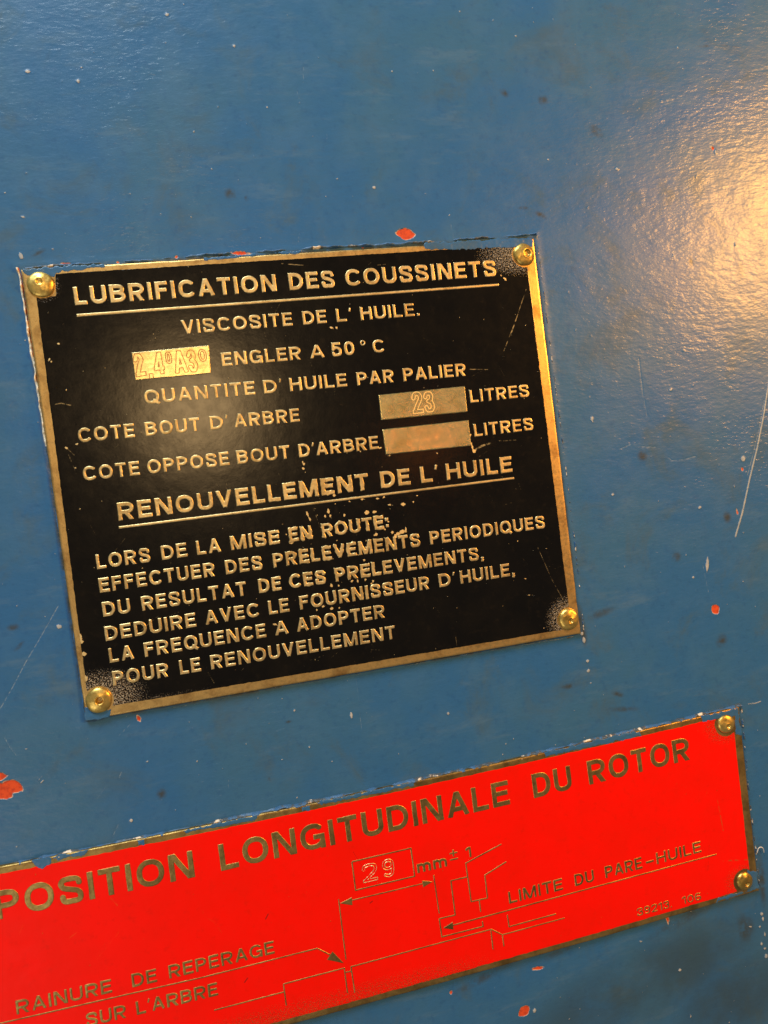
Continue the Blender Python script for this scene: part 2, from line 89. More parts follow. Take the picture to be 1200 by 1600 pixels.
# added soft fill light from above, no visible source
area('soft_fill', (-200, 610, 320), (0, 0, 0), 4.0, 480, (0.86, 0.97, 1.0), 2.0)
# added fill lamp, weak light from the floor side, on the rivets and lower edges
area('floor_fill', (-420, -420, 520), (0, -60, 0), 4.0, 85, (1.0, 0.90, 0.74), 3.0)
# added unseen lamp that puts an orange reflection in the blank brass field
area('orange_glint_fill', mirror(24, 1.0, 420), (24, 1.0, 0), 0.32, 0.8, (1.0, 0.23, 0.015), 0.07)

# ------------------------------------------------------------------ numeric helpers
def hash2(ix, iy, seed):
    with np.errstate(over='ignore'):
        n = (ix.astype(np.int64)*374761393 + iy.astype(np.int64)*668265263 + seed*1274126177) & 0xffffffff
        n = ((n ^ (n >> 13))*1274126177) & 0xffffffff
        n = n ^ (n >> 16)
    return (n & 0xffff)/65535.0
def vnoise(x, y, scale, seed=0):       # smooth value noise, 0..1, cell size in mm
    x = np.asarray(x)/scale; y = np.asarray(y)/scale
    ix = np.floor(x); iy = np.floor(y); fx = x-ix; fy = y-iy
    fx = fx*fx*(3-2*fx); fy = fy*fy*(3-2*fy)
    a = hash2(ix, iy, seed); b = hash2(ix+1, iy, seed); c = hash2(ix, iy+1, seed); d = hash2(ix+1, iy+1, seed)
    return (a*(1-fx)+b*fx)*(1-fy)+(c*(1-fx)+d*fx)*fy
def fbm(x, y, scale, seed=0, n=3):
    s = 0; a = 0.5; t = 0
    for k in range(n):
        s = s+a*vnoise(x, y, scale/2**k, seed+17*k); t += a; a *= 0.5
    return s/t
def sstep(a, b, x):
    t = np.clip((x-a)/(b-a), 0, 1); return t*t*(3-2*t)

def d_seg(x, y, a, b, r):              # butt-ended stroke
    ax, ay = a; bx, by = b
    L = math.hypot(bx-ax, by-ay)
    if L < 1e-9: return np.hypot(x-ax, y-ay)-r
    ux, uy = (bx-ax)/L, (by-ay)/L
    s = (x-ax)*ux+(y-ay)*uy; n = np.abs(-(x-ax)*uy+(y-ay)*ux)
    dx = np.maximum(-s, s-L); dy = n-r
    return np.hypot(np.maximum(dx, 0), np.maximum(dy, 0))+np.minimum(np.maximum(dx, dy), 0)
def d_capsule(x, y, a, b, r):
    ax, ay = a; bx, by = b
    L2 = (bx-ax)**2+(by-ay)**2+1e-12
    s = np.clip(((x-ax)*(bx-ax)+(y-ay)*(by-ay))/L2, 0, 1)
    return np.hypot(x-ax-s*(bx-ax), y-ay-s*(by-ay))-r
def d_poly_stroke(x, y, pts, r, closed=False):
    d = None
    n = len(pts)
    for i in range(n-1):
        e = d_seg(x, y, pts[i], pts[i+1], r)
        d = e if d is None else np.minimum(d, e)
    for i in range(0 if closed else 1, n-1):
        d = np.minimum(d, np.hypot(x-pts[i][0], y-pts[i][1])-r)
    return d
def d_convex(x, y, pts):               # signed distance-like value of a convex polygon
    cx = sum(p[0] for p in pts)/len(pts); cy = sum(p[1] for p in pts)/len(pts)
    d = None
    for i in range(len(pts)):
        a = pts[i]; b = pts[(i+1) % len(pts)]
        nx, ny = b[1]-a[1], -(b[0]-a[0]); L = math.hypot(nx, ny); nx /= L; ny /= L
        if (cx-a[0])*nx+(cy-a[1])*ny > 0: nx, ny = -nx, -ny
        e = (x-a[0])*nx+(y-a[1])*ny
        d = e if d is None else np.maximum(d, e)
    return d
def d_polygon(x, y, pts):              # exact signed distance, any polygon
    d = np.full(x.shape, 1e9); inside = np.zeros(x.shape, bool)
    n = len(pts)
    for i in range(n):
        ax, ay = pts[i]; bx, by = pts[(i+1) % n]
        d = np.minimum(d, d_capsule(x, y, (ax, ay), (bx, by), 0))
        cond = ((ay > y) != (by > y))
        with np.errstate(divide='ignore', invalid='ignore'):
            xi = (bx-ax)*(y-ay)/(by-ay+1e-12)+ax
        inside ^= cond & (x < xi)
    return np.where(inside, -d, d)

# ------------------------------------------------------------------ lettering (drawn as strokes of even weight)
def arc(cx, cy, rx, ry, a0, a1, n=22, e=2.25):
    out = []
    for i in range(n+1):
        a = math.radians(a0+(a1-a0)*i/n); c, s = math.cos(a), math.sin(a)
        k = 2/e
        out.append((cx+rx*math.copysign(abs(c)**k, c), cy+ry*math.copysign(abs(s)**k, s)))
    return out
def smooth(pts, n=8):                  # Catmull-Rom
    P_ = [pts[0]]+list(pts)+[pts[-1]]; out = []
    for i in range(1, len(P_)-2):
        p0, p1, p2, p3 = P_[i-1], P_[i], P_[i+1], P_[i+2]
        for k in range(n):
            t = k/n
            out.append(tuple(0.5*((2*p1[j])+(-p0[j]+p2[j])*t+(2*p0[j]-5*p1[j]+4*p2[j]-p3[j])*t*t+(-p0[j]+3*p1[j]-3*p2[j]+p3[j])*t**3) for j in (0, 1)))
    out.append(tuple(pts[-1])); return out
WID = dict(A=.74, B=.68, C=.74, D=.70, E=.60, F=.56, G=.77, H=.70, I=.0, L=.55, M=.86, N=.72, O=.79, P=.64, Q=.79,
           R=.69, S=.66, T=.62, U=.69, V=.70)
WID.update({'0': .60, '1': .34, '2': .58, '3': .58, '4': .62, '5': .58, '6': .58, '9': .58, '.': 0, ',': 0, ':': 0, "'": .10,
            '°': .34, '-': .42, 'm': .86, '±': .62, ' ': .30})
def glyph(c, w, t):
    """strokes (point lists) of a glyph in a box w wide, 1 high; t = stroke weight"""
    h = t/2; l, r, b, T, mx = h, w-h, h, 1-h, w/2
    if c == 'A':
        y = .30
        return [[(h*.9-.02*0, -.1*0), (mx, 1.0)], [(w-h*.9, 0), (mx, 1.0)], [(w*.22, y), (w*.78, y)]], 1
    if c == 'B':
        m_ = .53; r1 = (T-m_)/2; r2 = (m_-b)/2; k = w-h-.30
        return [[(l, 0), (l, 1)], [(0, T), (k, T)]+arc(k, m_+r1, .27, r1, 90, -90, 14)[1:]+[(0, m_)],
                [(0, m_), (k, m_)]+arc(k, b+r2, .30, r2, 90, -90, 14)[1:]+[(0, b)]], 0
    if c == 'C': return [arc(mx*1.08, .5, mx*1.08-h, .5-h, 40, 320, 34)], 0
    if c == 'D':
        k = w*.42
        return [[(l, 0), (l, 1)], [(0, T), (k, T)]+arc(k, .5, r-k, .5-h, 90, -90, 22, 2.2)[1:]+[(0, b)]], 0
    if c in 'EF':
        o = [[(l, 0), (l, 1)], [(0, T), (w, T)], [(0, .52), (w*.92, .52)]]
        if c == 'E': o.append([(0, b), (w, b)])
        return o, 0
    if c == 'G': return [arc(mx*1.05, .5, mx*1.05-h, .5-h, 42, 325, 34), [(w*.54, .47), (w, .47)], [(r, .0), (r, .47)]], 0
    if c == 'H': return [[(l, 0), (l, 1)], [(r, 0), (r, 1)], [(l, .52), (r, .52)]], 0
    if c == 'I': return [[(h, 0), (h, 1)]], 0
    if c == 'L': return [[(l, 0), (l, 1)], [(0, b), (w, b)]], 0
    if c == 'M': return [[(l, 0), (l, 1)], [(r, 0), (r, 1)], [(l*1.05, 1.05), (mx, -.02)], [(w-l*1.05, 1.05), (mx, -.02)]], 1
    if c == 'N': return [[(l, 0), (l, 1)], [(r, 0), (r, 1)], [(l*.95, 1.08), (w-l*.95, -.08)]], 1
    if c in 'OQ':
        o = [arc(mx, .5, mx-h, .5-h, 0, 360, 40)]
        if c == 'Q': o.append([(w*.58, .28), (w*1.0, -.02)])
        return o, 0
    if c in 'PR':
        m_ = .45; k = w-h-.30
        o = [[(l, 0), (l, 1)], [(0, T), (k, T)]+arc(k, (T+m_)/2, .30, (T-m_)/2, 90, -90, 16)[1:]+[(0, m_)]]
        if c == 'R': o.append([(w*.50, m_), (w*.60, m_-.03), (w*.68*1.0+.02, .32), (w-h*1.15, .12), (w-h*.9, -.05)] if False else [(w*.46, .48), (w-h*1.1, -.06)])
        return o, 1 if c == 'R' else 0
    if c == 'S':
        pts = [(r-.005, .70), (r-.06, .86), (mx, T), (l+.07, .88), (l, .74), (l+.09, .60), (mx, .52), (r-.08, .43), (r, .27), (r-.07, .11), (mx, b), (l+.06, .12), (l-.0, .31)]
        return [smooth(pts, 5)], 0
    if c == 'T': return [[(0, T), (w, T)], [(mx, 0), (mx, 1)]], 0
    if c == 'U': return [[(l, 1), (l, .36)]+arc(mx, .36, mx-h, .36-h, 180, 360, 22)[1:]+[(r, 1)]], 0
    if c == 'V': return [[(h*.9, 1.02), (mx, .03)], [(w-h*.9, 1.02), (mx, .03)]], 1
    if c == '0': return [arc(mx, .5, mx-h, .5-h, 0, 360, 36)], 0
    if c == '1': return [[(r, 0), (r, 1)], [(0, .74), (r, .97)]], 1
    if c == '2': return [smooth([(l, .70), (l+.06, .87), (mx, T), (r-.05, .87), (r, .70), (r-.10, .50), (mx-.06, .28), (l+.02, b)], 6)+[], [(0, b), (w, b)]], 0
    if c == '3': return [smooth([(l, .74), (l+.07, .89), (mx, T), (r-.06, .89), (r-.02, .74), (r-.08, .59), (mx-.04, .54)], 6),
                         smooth([(mx-.04, .54), (r-.06, .47), (r, .28), (r-.07, .10), (mx, b), (l+.06, .11), (l, .27)], 6)], 0
    if c == '4': return [[(w*.70, 0), (w*.70, 1)], [(0, .26), (w, .26)], [(h*.7, .24), (w*.68, .98)]], 1
    if c == '5': return [[(w*.93, T), (l+.04, T)], [(l+.05, 1), (l, .46)], smooth([(l, .47), (l+.08, .56), (mx, .62), (r-.04, .52), (r, .33), (r-.06, .14), (mx, b), (l+.06, .12), (l, .27)], 6)], 0
    if c in '69':
        o = [arc(mx, .30, mx-h, .30-h, 0, 360, 30), smooth([(l, .32), (l+.01, .58), (l+.07, .84), (mx+.02, T), (r-.03, .84)], 6)]
        if c == '9': o = [[(w-x, 1-y) for x, y in s] for s in o]
        return o, 0
    if c == '.': return [[(h, 0), (h, t)]], 0
    if c == ',': return [[(h, t), (h, 0)], [(h*1.2, .03), (h*.5, -.15)]], 0
    if c == ':': return [[(h, .08), (h, .08+t)], [(h, .55), (h, .55+t)]], 0
    if c == "'": return [[(.12, 1.0), (.03, .72)]], 0
    if c == '°': return [arc(w/2, .84, .155, .155, 0, 360, 24, 2)], 0
    if c == '-': return [[(0, .40), (w, .40)]], 0
    if c == 'm':
        t2 = .70
        o = [[(h, 0), (h, t2)]]
        for x0, x1 in ((h, mx), (mx, w-h)):
            o.append([(x0, .40)]+arc((x0+x1)/2, .40, (x1-x0)/2, t2-h-.40, 180, 0, 12)[1:]+[(x1, 0)])
        return o, 0
    if c == '±': return [[(mx, .36), (mx, .96)], [(0, .66), (w, .66)], [(0, .10), (w, .10)]], 0
    return [], 0
def glyph_sdf(c, w, t, x, y):
    st, clip = glyph(c, w, t)
    if c in "'±": t = t*.62
    if c == '°': t = t*.48
    d = np.full(x.shape, 9.0)
    for s in st:
        closed = len(s) > 4 and math.hypot(s[0][0]-s[-1][0], s[0][1]-s[-1][1]) < 1e-6
        d = np.minimum(d, d_poly_stroke(x, y, s, t/2, closed))
    if clip:
        d = np.maximum(d, np.maximum(-y, y-1))
        if c in 'MNRV4': d = np.maximum(d, np.maximum(-x, x-w))
    return d
def layout(word, length, t, gap=.15):
    """glyph boxes that fill the length (in cap heights)"""
    ws = [WID[c] if WID[c] else t for c in word]
    fx = [c in "I.,:'" for c in word]
    n = len(word)
    if n == 1: return [(word, 0.0, length if not fx[0] else ws[0])]
    fixed = sum(w for w, f in zip(ws, fx) if f)
    free = sum(w for w, f in zip(ws, fx) if not f)+gap*(n-1)
    k = (length-fixed)/free
    out = []; x = 0
    for c, w, f in zip(word, ws, fx):
        ww = w if f else w*k
        out.append((c, x, ww)); x += ww+gap*k
    return out
def word_field(word, p0, p1, cap, t, h):
    """signed distance (mm) of a word on a grid lying along its baseline"""
    ang = math.atan2(p1[1]-p0[1], p1[0]-p0[0]); L = math.hypot(p1[0]-p0[0], p1[1]-p0[1])
    pad = .45
    nx = int((L+2*pad)/h)+2; ny = int((cap*1.25+2*pad)/h)+2
    s = -pad+np.arange(nx)*h; q = -pad-cap*.2+np.arange(ny)*h
    X, Y = np.meshgrid(s, q)
    D_ = np.full(X.shape, 9.0)
    for c, x0, w in layout(word, L/cap, t):
        lo = max(0, int((x0*cap-.5+pad)/h)); hi = min(nx, int(((x0+w)*cap+.6+pad)/h)+2)
        D_[:, lo:hi] = np.minimum(D_[:, lo:hi], cap*glyph_sdf(c, w, t, X[:, lo:hi]/cap-x0, Y[:, lo:hi]/cap))
    ca, sa = math.cos(ang), math.sin(ang)
    return p0[0]+X*ca-Y*sa, p0[1]+X*sa+Y*ca, D_

# ------------------------------------------------------------------ mesh helpers
class Bag:
    """collects grids into one mesh with float attributes"""
    def __init__(s): s.v = []; s.f = []; s.n = 0; s.att = {}
    def add(s, verts, faces, **att):
        s.v.append(np.asarray(verts, np.float64)); s.f.append(np.asarray(faces, np.int64)+s.n)
        for k in set(list(att)+list(s.att)):
            s.att.setdefault(k, [np.zeros(s.n)] if s.n else [])
            s.att[k].append(np.asarray(att.get(k, np.zeros(len(verts))), np.float64))
        s.n += len(verts)
def new_mesh(name, verts, quads, mats, att=None, smooth_=True, ngons=None):
    me = bpy.data.meshes.new(name)
    verts = np.asarray(verts, np.float64); quads = np.asarray(quads, np.int64).reshape(-1, 4)
    vv = np.empty_like(verts); vv[:, 0] = verts[:, 0]; vv[:, 1] = -verts[:, 2]; vv[:, 2] = verts[:, 1]
    vv *= MM
    loops = quads.ravel(); starts = np.arange(len(quads))*4; tot = np.full(len(quads), 4)
    if ngons:
        for g in ngons:
            starts = np.append(starts, len(loops)); tot = np.append(tot, len(g)); loops = np.append(loops, g)
    me.vertices.add(len(vv)); me.vertices.foreach_set('co', vv.astype(np.float32).ravel())
    me.loops.add(len(loops)); me.loops.foreach_set('vertex_index', loops.astype(np.int32))
    me.polygons.add(len(starts)); me.polygons.foreach_set('loop_start', starts.astype(np.int32))
    me.polygons.foreach_set('loop_total', tot.astype(np.int32))
    me.polygons.foreach_set('use_smooth', np.full(len(starts), smooth_, bool))
    for k, a in (att or {}).items():
        at_ = me.attributes.new(k, 'FLOAT', 'POINT'); at_.data.foreach_set('value', np.asarray(a, np.float32))
    for m_ in (mats if isinstance(mats, (list, tuple)) else [mats]): me.materials.append(m_)
    me.update(calc_edges=True); me.validate()
    return me
def link(name, me, parent=None, loc=(0, 0, 0)):
    o = bpy.data.objects.new(name, me); COL.objects.link(o)
    if parent:
        o.parent = parent; o.location = Vector(W3(*loc))-parent.location
    else: o.location = W3(*loc)
    return o
def bag_obj(name, bag, mats, parent=None, smooth_=True):
    me = new_mesh(name, np.concatenate(bag.v), np.concatenate(bag.f), mats, {k: np.concatenate(v) for k, v in bag.att.items()}, smooth_)
    return link(name, me, parent)
def snap_grid(U, V, S, h, zfun, limit=0.0):
    """quads of the region S < limit, their rim moved onto the contour"""
    S = S-limit
    ins = S < 0
    cell = ins[:-1, :-1] | ins[1:, :-1] | ins[:-1, 1:] | ins[1:, 1:]
    if not cell.any(): return None
    gy, gx = np.gradient(S, h)
    # gradient in grid axes -> plane axes
    du = np.array([U[0, 1]-U[0, 0], V[0, 1]-V[0, 0]])/h; dv = np.array([U[1, 0]-U[0, 0], V[1, 0]-V[0, 0]])/h
    g = np.hypot(gx, gy)+1e-6
    step = np.clip(S/g, 0, 1.45*h)
    mx_ = np.where(S > 0, -step*gx/g, 0); my_ = np.where(S > 0, -step*gy/g, 0)
    UU = U+mx_*du[0]+my_*dv[0]; VV = V+mx_*du[1]+my_*dv[1]
    Z = zfun(np.minimum(S, 0), U, V)
    ids = np.arange(U.size).reshape(U.shape)
    q = np.stack([ids[:-1, :-1][cell], ids[:-1, 1:][cell], ids[1:, 1:][cell], ids[1:, :-1][cell]], 1)
    used, inv = np.unique(q.ravel(), return_inverse=True)
    verts = np.stack([UU.ravel()[used], VV.ravel()[used], Z.ravel()[used]], 1)
    return verts, inv.reshape(-1, 4), used

# ------------------------------------------------------------------ materials
class NT:
    def __init__(s, name):
        s.m = bpy.data.materials.new(name); s.m.use_nodes = True
        s.t = s.m.node_tree; s.n = s.t.nodes; s.l = s.t.links
        s.b = s.n['Principled BSDF']
    def node(s, typ, **kw):
        n = s.n.new(typ)
        for k, v in kw.items(): setattr(n, k, v)
        return n
    def put(s, sock, val):
        if hasattr(val, 'is_output'): s.l.new(val, sock)
        elif val is not None: sock.default_value = val
    def coord(s):
        if not hasattr(s, '_c'): s._c = s.node('ShaderNodeTexCoord').outputs['Object']
        return s._c
    def mapping(s, scale=(1, 1, 1), rot=(0, 0, 0)):
        n = s.node('ShaderNodeMapping'); s.l.new(s.coord(), n.inputs[0]); n.inputs['Scale'].default_value = scale; n.inputs['Rotation'].default_value = rot
        return n.outputs[0]
    def noise(s, mm, detail=3, rough=.55, vec=None, dist=0):
        n = s.node('ShaderNodeTexNoise'); n.inputs['Scale'].default_value = 1/(mm*MM); n.inputs['Detail'].default_value = detail
        n.inputs['Roughness'].default_value = rough; n.inputs['Distortion'].default_value = dist
        s.l.new(vec or s.coord(), n.inputs['Vector']); return n.outputs[0]
    def voro(s, mm, feature='F1', vec=None, out=0):
        n = s.node('ShaderNodeTexVoronoi', feature=feature); n.inputs['Scale'].default_value = 1/(mm*MM)
        s.l.new(vec or s.coord(), n.inputs['Vector']); return n.outputs[out]
    def att(s, name):
        return s.node('ShaderNodeAttribute', attribute_name=name).outputs['Fac']
    def ramp(s, x, a, b, ca=0.0, cb=1.0, smooth_=True):
        n = s.node('ShaderNodeMapRange', interpolation_type='SMOOTHSTEP' if smooth_ else 'LINEAR')
        s.put(n.inputs[0], x); n.inputs[1].default_value = a; n.inputs[2].default_value = b
        n.inputs[3].default_value = ca; n.inputs[4].default_value = cb; return n.outputs[0]
    def math(s, op, a, b=None, c=None):
        n = s.node('ShaderNodeMath', operation=op); s.put(n.inputs[0], a); s.put(n.inputs[1], b)
        if c is not None: s.put(n.inputs[2], c)
        return n.outputs[0]
    def mix(s, f, a, b):
        n = s.node('ShaderNodeMix', data_type='RGBA'); s.put(n.inputs[0], f)
        s.put(n.inputs[6], a if hasattr(a, 'is_output') else (*a, 1)); s.put(n.inputs[7], b if hasattr(b, 'is_output') else (*b, 1))
        return n.outputs[2]
    def mixf(s, f, a, b):
        n = s.node('ShaderNodeMix', data_type='FLOAT'); s.put(n.inputs[0], f); s.put(n.inputs[2], a); s.put(n.inputs[3], b); return n.outputs[0]
    def bump(s, height, dist_mm, strength=1.0, prev=None):
        n = s.node('ShaderNodeBump'); n.inputs['Strength'].default_value = strength; n.inputs['Distance'].default_value = dist_mm*MM
        s.put(n.inputs['Height'], height)
        if prev is not None: s.l.new(prev, n.inputs['Normal'])
        return n.outputs[0]
    def out(s, **kw):
        for k, v in kw.items(): s.put(s.b.inputs[k.replace('_', ' ')], v if not isinstance(v, tuple) else (*v, 1))
        return s.m

def mat_panel(name, attrs=True):
    t = NT(name)
    big = t.noise(38, 4, .6); mid = t.noise(9, 4, .6); fine = t.noise(1.6, 3, .6)
    base = t.mix(t.ramp(big, .38, .66), (.024, .110, .265), (.034, .118, .230))
    base = t.mix(t.ramp(t.noise(17, 5, .65, dist=.6), .50, .72), base, (.044, .104, .175))
    base = t.mix(t.math('MULTIPLY', t.ramp(mid, .45, .75), .45), base, (.040, .130, .260))
    wipe = t.noise(5, 5, .7, vec=t.mapping((.22, 1, 1), (0, -.75, 0)))
    base = t.mix(t.math('MULTIPLY', t.ramp(wipe, .54, .74), .45), base, (.075, .155, .250))
    base = t.mix(t.math('MULTIPLY', t.ramp(fine, .50, .8), .35), base, (.015, .070, .195))
    # orange peel and brush drag of the old paint
    streak = t.noise(2.3, 2.5, .55, vec=t.mapping((1, 1, 2.2), (0, .35, 0)))
    patch = t.ramp(t.noise(22, 3, .6), .35, .65, .35, 1.0)
    n1 = t.bump(t.noise(6, 2, .5), .10, .5)
    n2 = t.bump(streak, .07, .7, n1)
    n3 = t.bump(t.noise(.8, 2, .6), .014, .7, n2)
    c2 = t.bump(t.math('MULTIPLY', streak, patch), .26, .9, n1)
    c3 = t.bump(t.noise(.9, 2, .6), .030, .8, c2)
    rough = t.ramp(mid, .3, .7, .31, .38)
    if attrs:
        gr = t.math('MULTIPLY', t.att('grime'), t.ramp(t.noise(3.0, 4, .65), .30, .62))  # 'grime' holds dirt plus the painted contact shade round the plates
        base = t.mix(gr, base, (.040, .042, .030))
        st = t.math('MULTIPLY', t.att('stain'), t.ramp(t.noise(24, 5, .6), .28, .62, .2, .7))  # 'stain' holds the painted light falloff
        base = t.mix(st, base, (.030, .050, .055))  # darker lower right: light falloff put into the paint colour
        pale = t.ramp(t.math('ADD', t.att('pale'), t.math('MULTIPLY', t.math('SUBTRACT', t.noise(.55, 3, .65), .5), .60)), .02, -.10)
        base = t.mix(pale, base, t.mix(t.noise(2.2, 2), (.12, .20, .27), (.56, .53, .47)))
        sc = t.math('MULTIPLY', t.ramp(t.att('scr'), .05, -.08), t.ramp(t.noise(1.1, 3, .7), .36, .60))
        sc = t.math('MULTIPLY', sc, .6)
        base = t.mix(sc, base, (.30, .36, .38))
        ch = t.math('ADD', t.att('chip'), t.math('MULTIPLY', t.math('SUBTRACT', t.noise(1.1, 4, .65), .5), .7))
        base = t.mix(t.math('MULTIPLY', t.ramp(ch, .16, .05), t.ramp(t.noise(1.0, 3, .7), .36, .58)), base, (.58, .42, .28))
        base = t.mix(t.ramp(ch, .04, -.08), base, t.mix(t.ramp(t.noise(.8, 3), .35, .7), (.60, .070, .015), (.42, .045, .014)))
        rough = t.mixf(t.ramp(ch, .06, -.06), rough, .7)
        n3 = t.bump(t.ramp(ch, .22, -.14, 1.0, 0.0), .13, .9, n3)
        n3 = t.bump(pale, .12, .8, n3)
    coat = t.mixf(t.ramp(t.math('MINIMUM', ch, t.att('pale')), .06, -.04), .16, 0.0) if attrs else .16
    return t.out(Base_Color=base, Roughness=rough, Normal=n3, Specular_IOR_Level=.27, Coat_Weight=coat, Coat_Roughness=.19, Coat_Normal=c3)

def mat_brass(name, clean=(.66, .44, .16), tarn=(.36, .21, .07), amt=(.45, .72), rough=(.30, .44), mark=None, pit=1.0):
    t = NT(name)
    a = t.noise(6, 5, .65, dist=.4); b = t.noise(.9, 4, .7)
    col = t.mix(t.ramp(a, *amt), clean, tarn)
    col = t.mix(t.math('MULTIPLY', t.ramp(b, .52, .74), .55*pit), col, (.17, .10, .035))
    sp = t.ramp(t.noise(.42, 2, .6), .66, .76)
    col = t.mix(t.math('MULTIPLY', sp, .6*pit), col, (.07, .045, .018))
    ro = t.ramp(b, .3, .7, *rough)
    hair = t.noise(.35, 3, .6, vec=t.mapping((.09, 1, 1), (0, .5, 0)))
    nb = t.bump(hair, .012, .6); nb = t.bump(t.noise(2.6, 3), .05, .45*pit, nb); nb = t.bump(b, .03, .5*pit, nb)
    if mark:
        g = t.ramp(t.att('mark'), .07, -.05)
        col = t.mix(t.math('MULTIPLY', g, .85), col, mark); ro = t.mixf(g, ro, .5)
    return t.out(Base_Color=col, Metallic=.92, Roughness=ro, Normal=nb)

def mat_enamel(name, dark, mid, spot, brass, rough=(.16, .20), grain=.2, spec=.45, dusts=((.30, .26, .19), (.62, .55, .40)), scr=.5):
    t = NT(name)
    c = t.mix(t.ramp(t.noise(11, 4, .6), .35, .7), dark, mid)
    c = t.mix(t.math('MULTIPLY', t.ramp(t.noise(2.3, 4, .65), .52, .78), .5), c, spot)
    dust = t.ramp(t.math('MULTIPLY', t.att('dust'), t.ramp(t.noise(.30, 3, .65), .38, .70)), .16, .52)
    wear = t.ramp(t.math('ADD', t.att('wear'), t.math('MULTIPLY', t.math('SUBTRACT', t.noise(.42, 3, .65), .5), .62)), .0, -.07)
    sc = t.math('MULTIPLY', t.ramp(t.att('scr'), .04, -.06), t.ramp(t.noise(1.5, 3, .7), .42, .62))
    sc = t.math('MULTIPLY', sc, scr)
    dk = t.ramp(t.att('dark'), .04, -.08)
    c = t.mix(t.math('MULTIPLY', dk, .7), c, (.06, .012, .008))
    bare = t.math('MAXIMUM', wear, sc)
    c = t.mix(bare, c, brass)
    c = t.mix(t.math('MULTIPLY', dust, t.ramp(t.noise(.6, 2), .2, .8, .25, .9)), c, t.mix(t.noise(.5, 1), *dusts))
    metal = t.math('MULTIPLY', bare, .75)
    ro = t.mixf(t.math('MAXIMUM', dust, bare), t.ramp(t.noise(3, 4, .7), .3, .7, *rough), .55)
    nb = t.bump(t.noise(5, 3, .5), .10, .35); nb = t.bump(t.noise(.5, 3, .6), .02, grain, nb)
    nb = t.bump(t.math('MAXIMUM', dust, wear), .09, .8, nb)
    return t.out(Base_Color=c, Metallic=metal, Roughness=ro, Normal=nb, Specular_IOR_Level=spec)

def mat_crust(name):
    t = NT(name)
    k = t.math('ADD', t.att('kind'), t.math('MULTIPLY', t.math('SUBTRACT', t.noise(.9, 3), .5), .35))
    c = t.mix(t.ramp(k, .30, .36), (.036, .115, .255), (.055, .075, .095))
    c = t.mix(t.ramp(k, .44, .50), c, (.72, .64, .50))
    c = t.mix(t.ramp(k, .84, .88), c, (.50, .050, .022))
    nb = t.bump(t.noise(.5, 4, .7), .10, .9)
    return t.out(Base_Color=c, Roughness=.42, Normal=nb)
def mat_plain(name, col, rough=.5, bump_mm=.3):
    t = NT(name); c = t.mix(t.noise(1.2, 3), col, tuple(min(1, x*.75) for x in col))
    return t.out(Base_Color=c, Roughness=rough, Normal=t.bump(t.noise(bump_mm, 3), .03, .6))

M_panel = mat_panel('blue_machine_paint')
M_paint = mat_panel('blue_paint_smear', False)
M_brass = mat_brass('brass')
M_letter = mat_brass('letter_brass', (.72, .56, .27), (.50, .36, .15), (.42, .70), (.34, .48))
M_field = mat_brass('field_brass', (.58, .47, .24), (.44, .34, .14), (.40, .75), (.24, .30), mark=(.40, .17, .045), pit=.08)
M_field2 = mat_brass('worn_field_brass', (.84, .70, .32), (.64, .50, .18), (.40, .75), (.20, .27), mark=(.95, .74, .36), pit=.15)
M_rivet = mat_brass('rivet_brass', (.84, .60, .17), (.42, .27, .06), (.38, .66), (.28, .45))
M_dull_shaded = mat_brass('dull_shaded_brass', (.42, .28, .09), (.22, .14, .045), (.35, .65), (.34, .5))  # red plate's dull brass, dim reflections put into the colour
M_shaded = mat_brass('shaded_brass', (.42, .30, .095), (.22, .15, .048), (.35, .65), (.34, .5))  # letter brass with the dark room's reflection put into its colour
M_black = mat_enamel('black_enamel', (.0020, .0014, .0006), (.0042, .0030, .0012), (.0130, .0088, .0036), (.70, .54, .25), spec=.32)
M_red = mat_enamel('red_enamel', (.80, .005, .0002), (.74, .006, .0002), (.58, .008, .0006), (.72, .10, .02), (.34, .44),     .35, .10, ((.30, .035, .008), (.46, .13, .035)), .8)
M_crust = mat_crust('paint_crust')
M_lint = mat_plain('lint', (.72, .68, .60), .8)

# ------------------------------------------------------------------ painted panel
def stamp(field, U0, V0, h, items, kind):
    """minimum of local distance fields onto a grid"""
    ny, nx = field.shape
    for it in items:
        if kind == 'blob':
            (cx, cy), a, b, ang = it; R_ = max(a, b)+1.2
            lo_u, hi_u, lo_v, hi_v = cx-R_, cx+R_, cy-R_, cy+R_
        else:
            pts, w = it; us = [p[0] for p in pts]; vs = [p[1] for p in pts]
            lo_u, hi_u, lo_v, hi_v = min(us)-1, max(us)+1, min(vs)-1, max(vs)+1
        i0 = max(0, int((lo_u-U0)/h)); i1 = min(nx, int((hi_u-U0)/h)+2); j0 = max(0, int((lo_v-V0)/h)); j1 = min(ny, int((hi_v-V0)/h)+2)
        if i1 <= i0 or j1 <= j0: continue
        X, Y = np.meshgrid(U0+np.arange(i0, i1)*h, V0+np.arange(j0, j1)*h)
        if kind == 'blob':
            t = math.radians(-ang); ca, sa = math.cos(t), math.sin(t)
            # image angles turn clockwise; the photo leans the panel by a few degrees
            x = (X-cx)*ca+(Y-cy)*sa; y = -(X-cx)*sa+(Y-cy)*ca
            k = (np.abs(x/a)**1.5+np.abs(y/b)**1.5)**(1/1.5); d = (k-1)*min(a, b)
        else:
            d = None
            for p, q in zip(pts[:-1], pts[1:]):
                e = d_capsule(X, Y, p, q, w/2); d = e if d is None else np.minimum(d, e)
        field[j0:j1, i0:i1] = np.minimum(field[j0:j1, i0:i1], d)

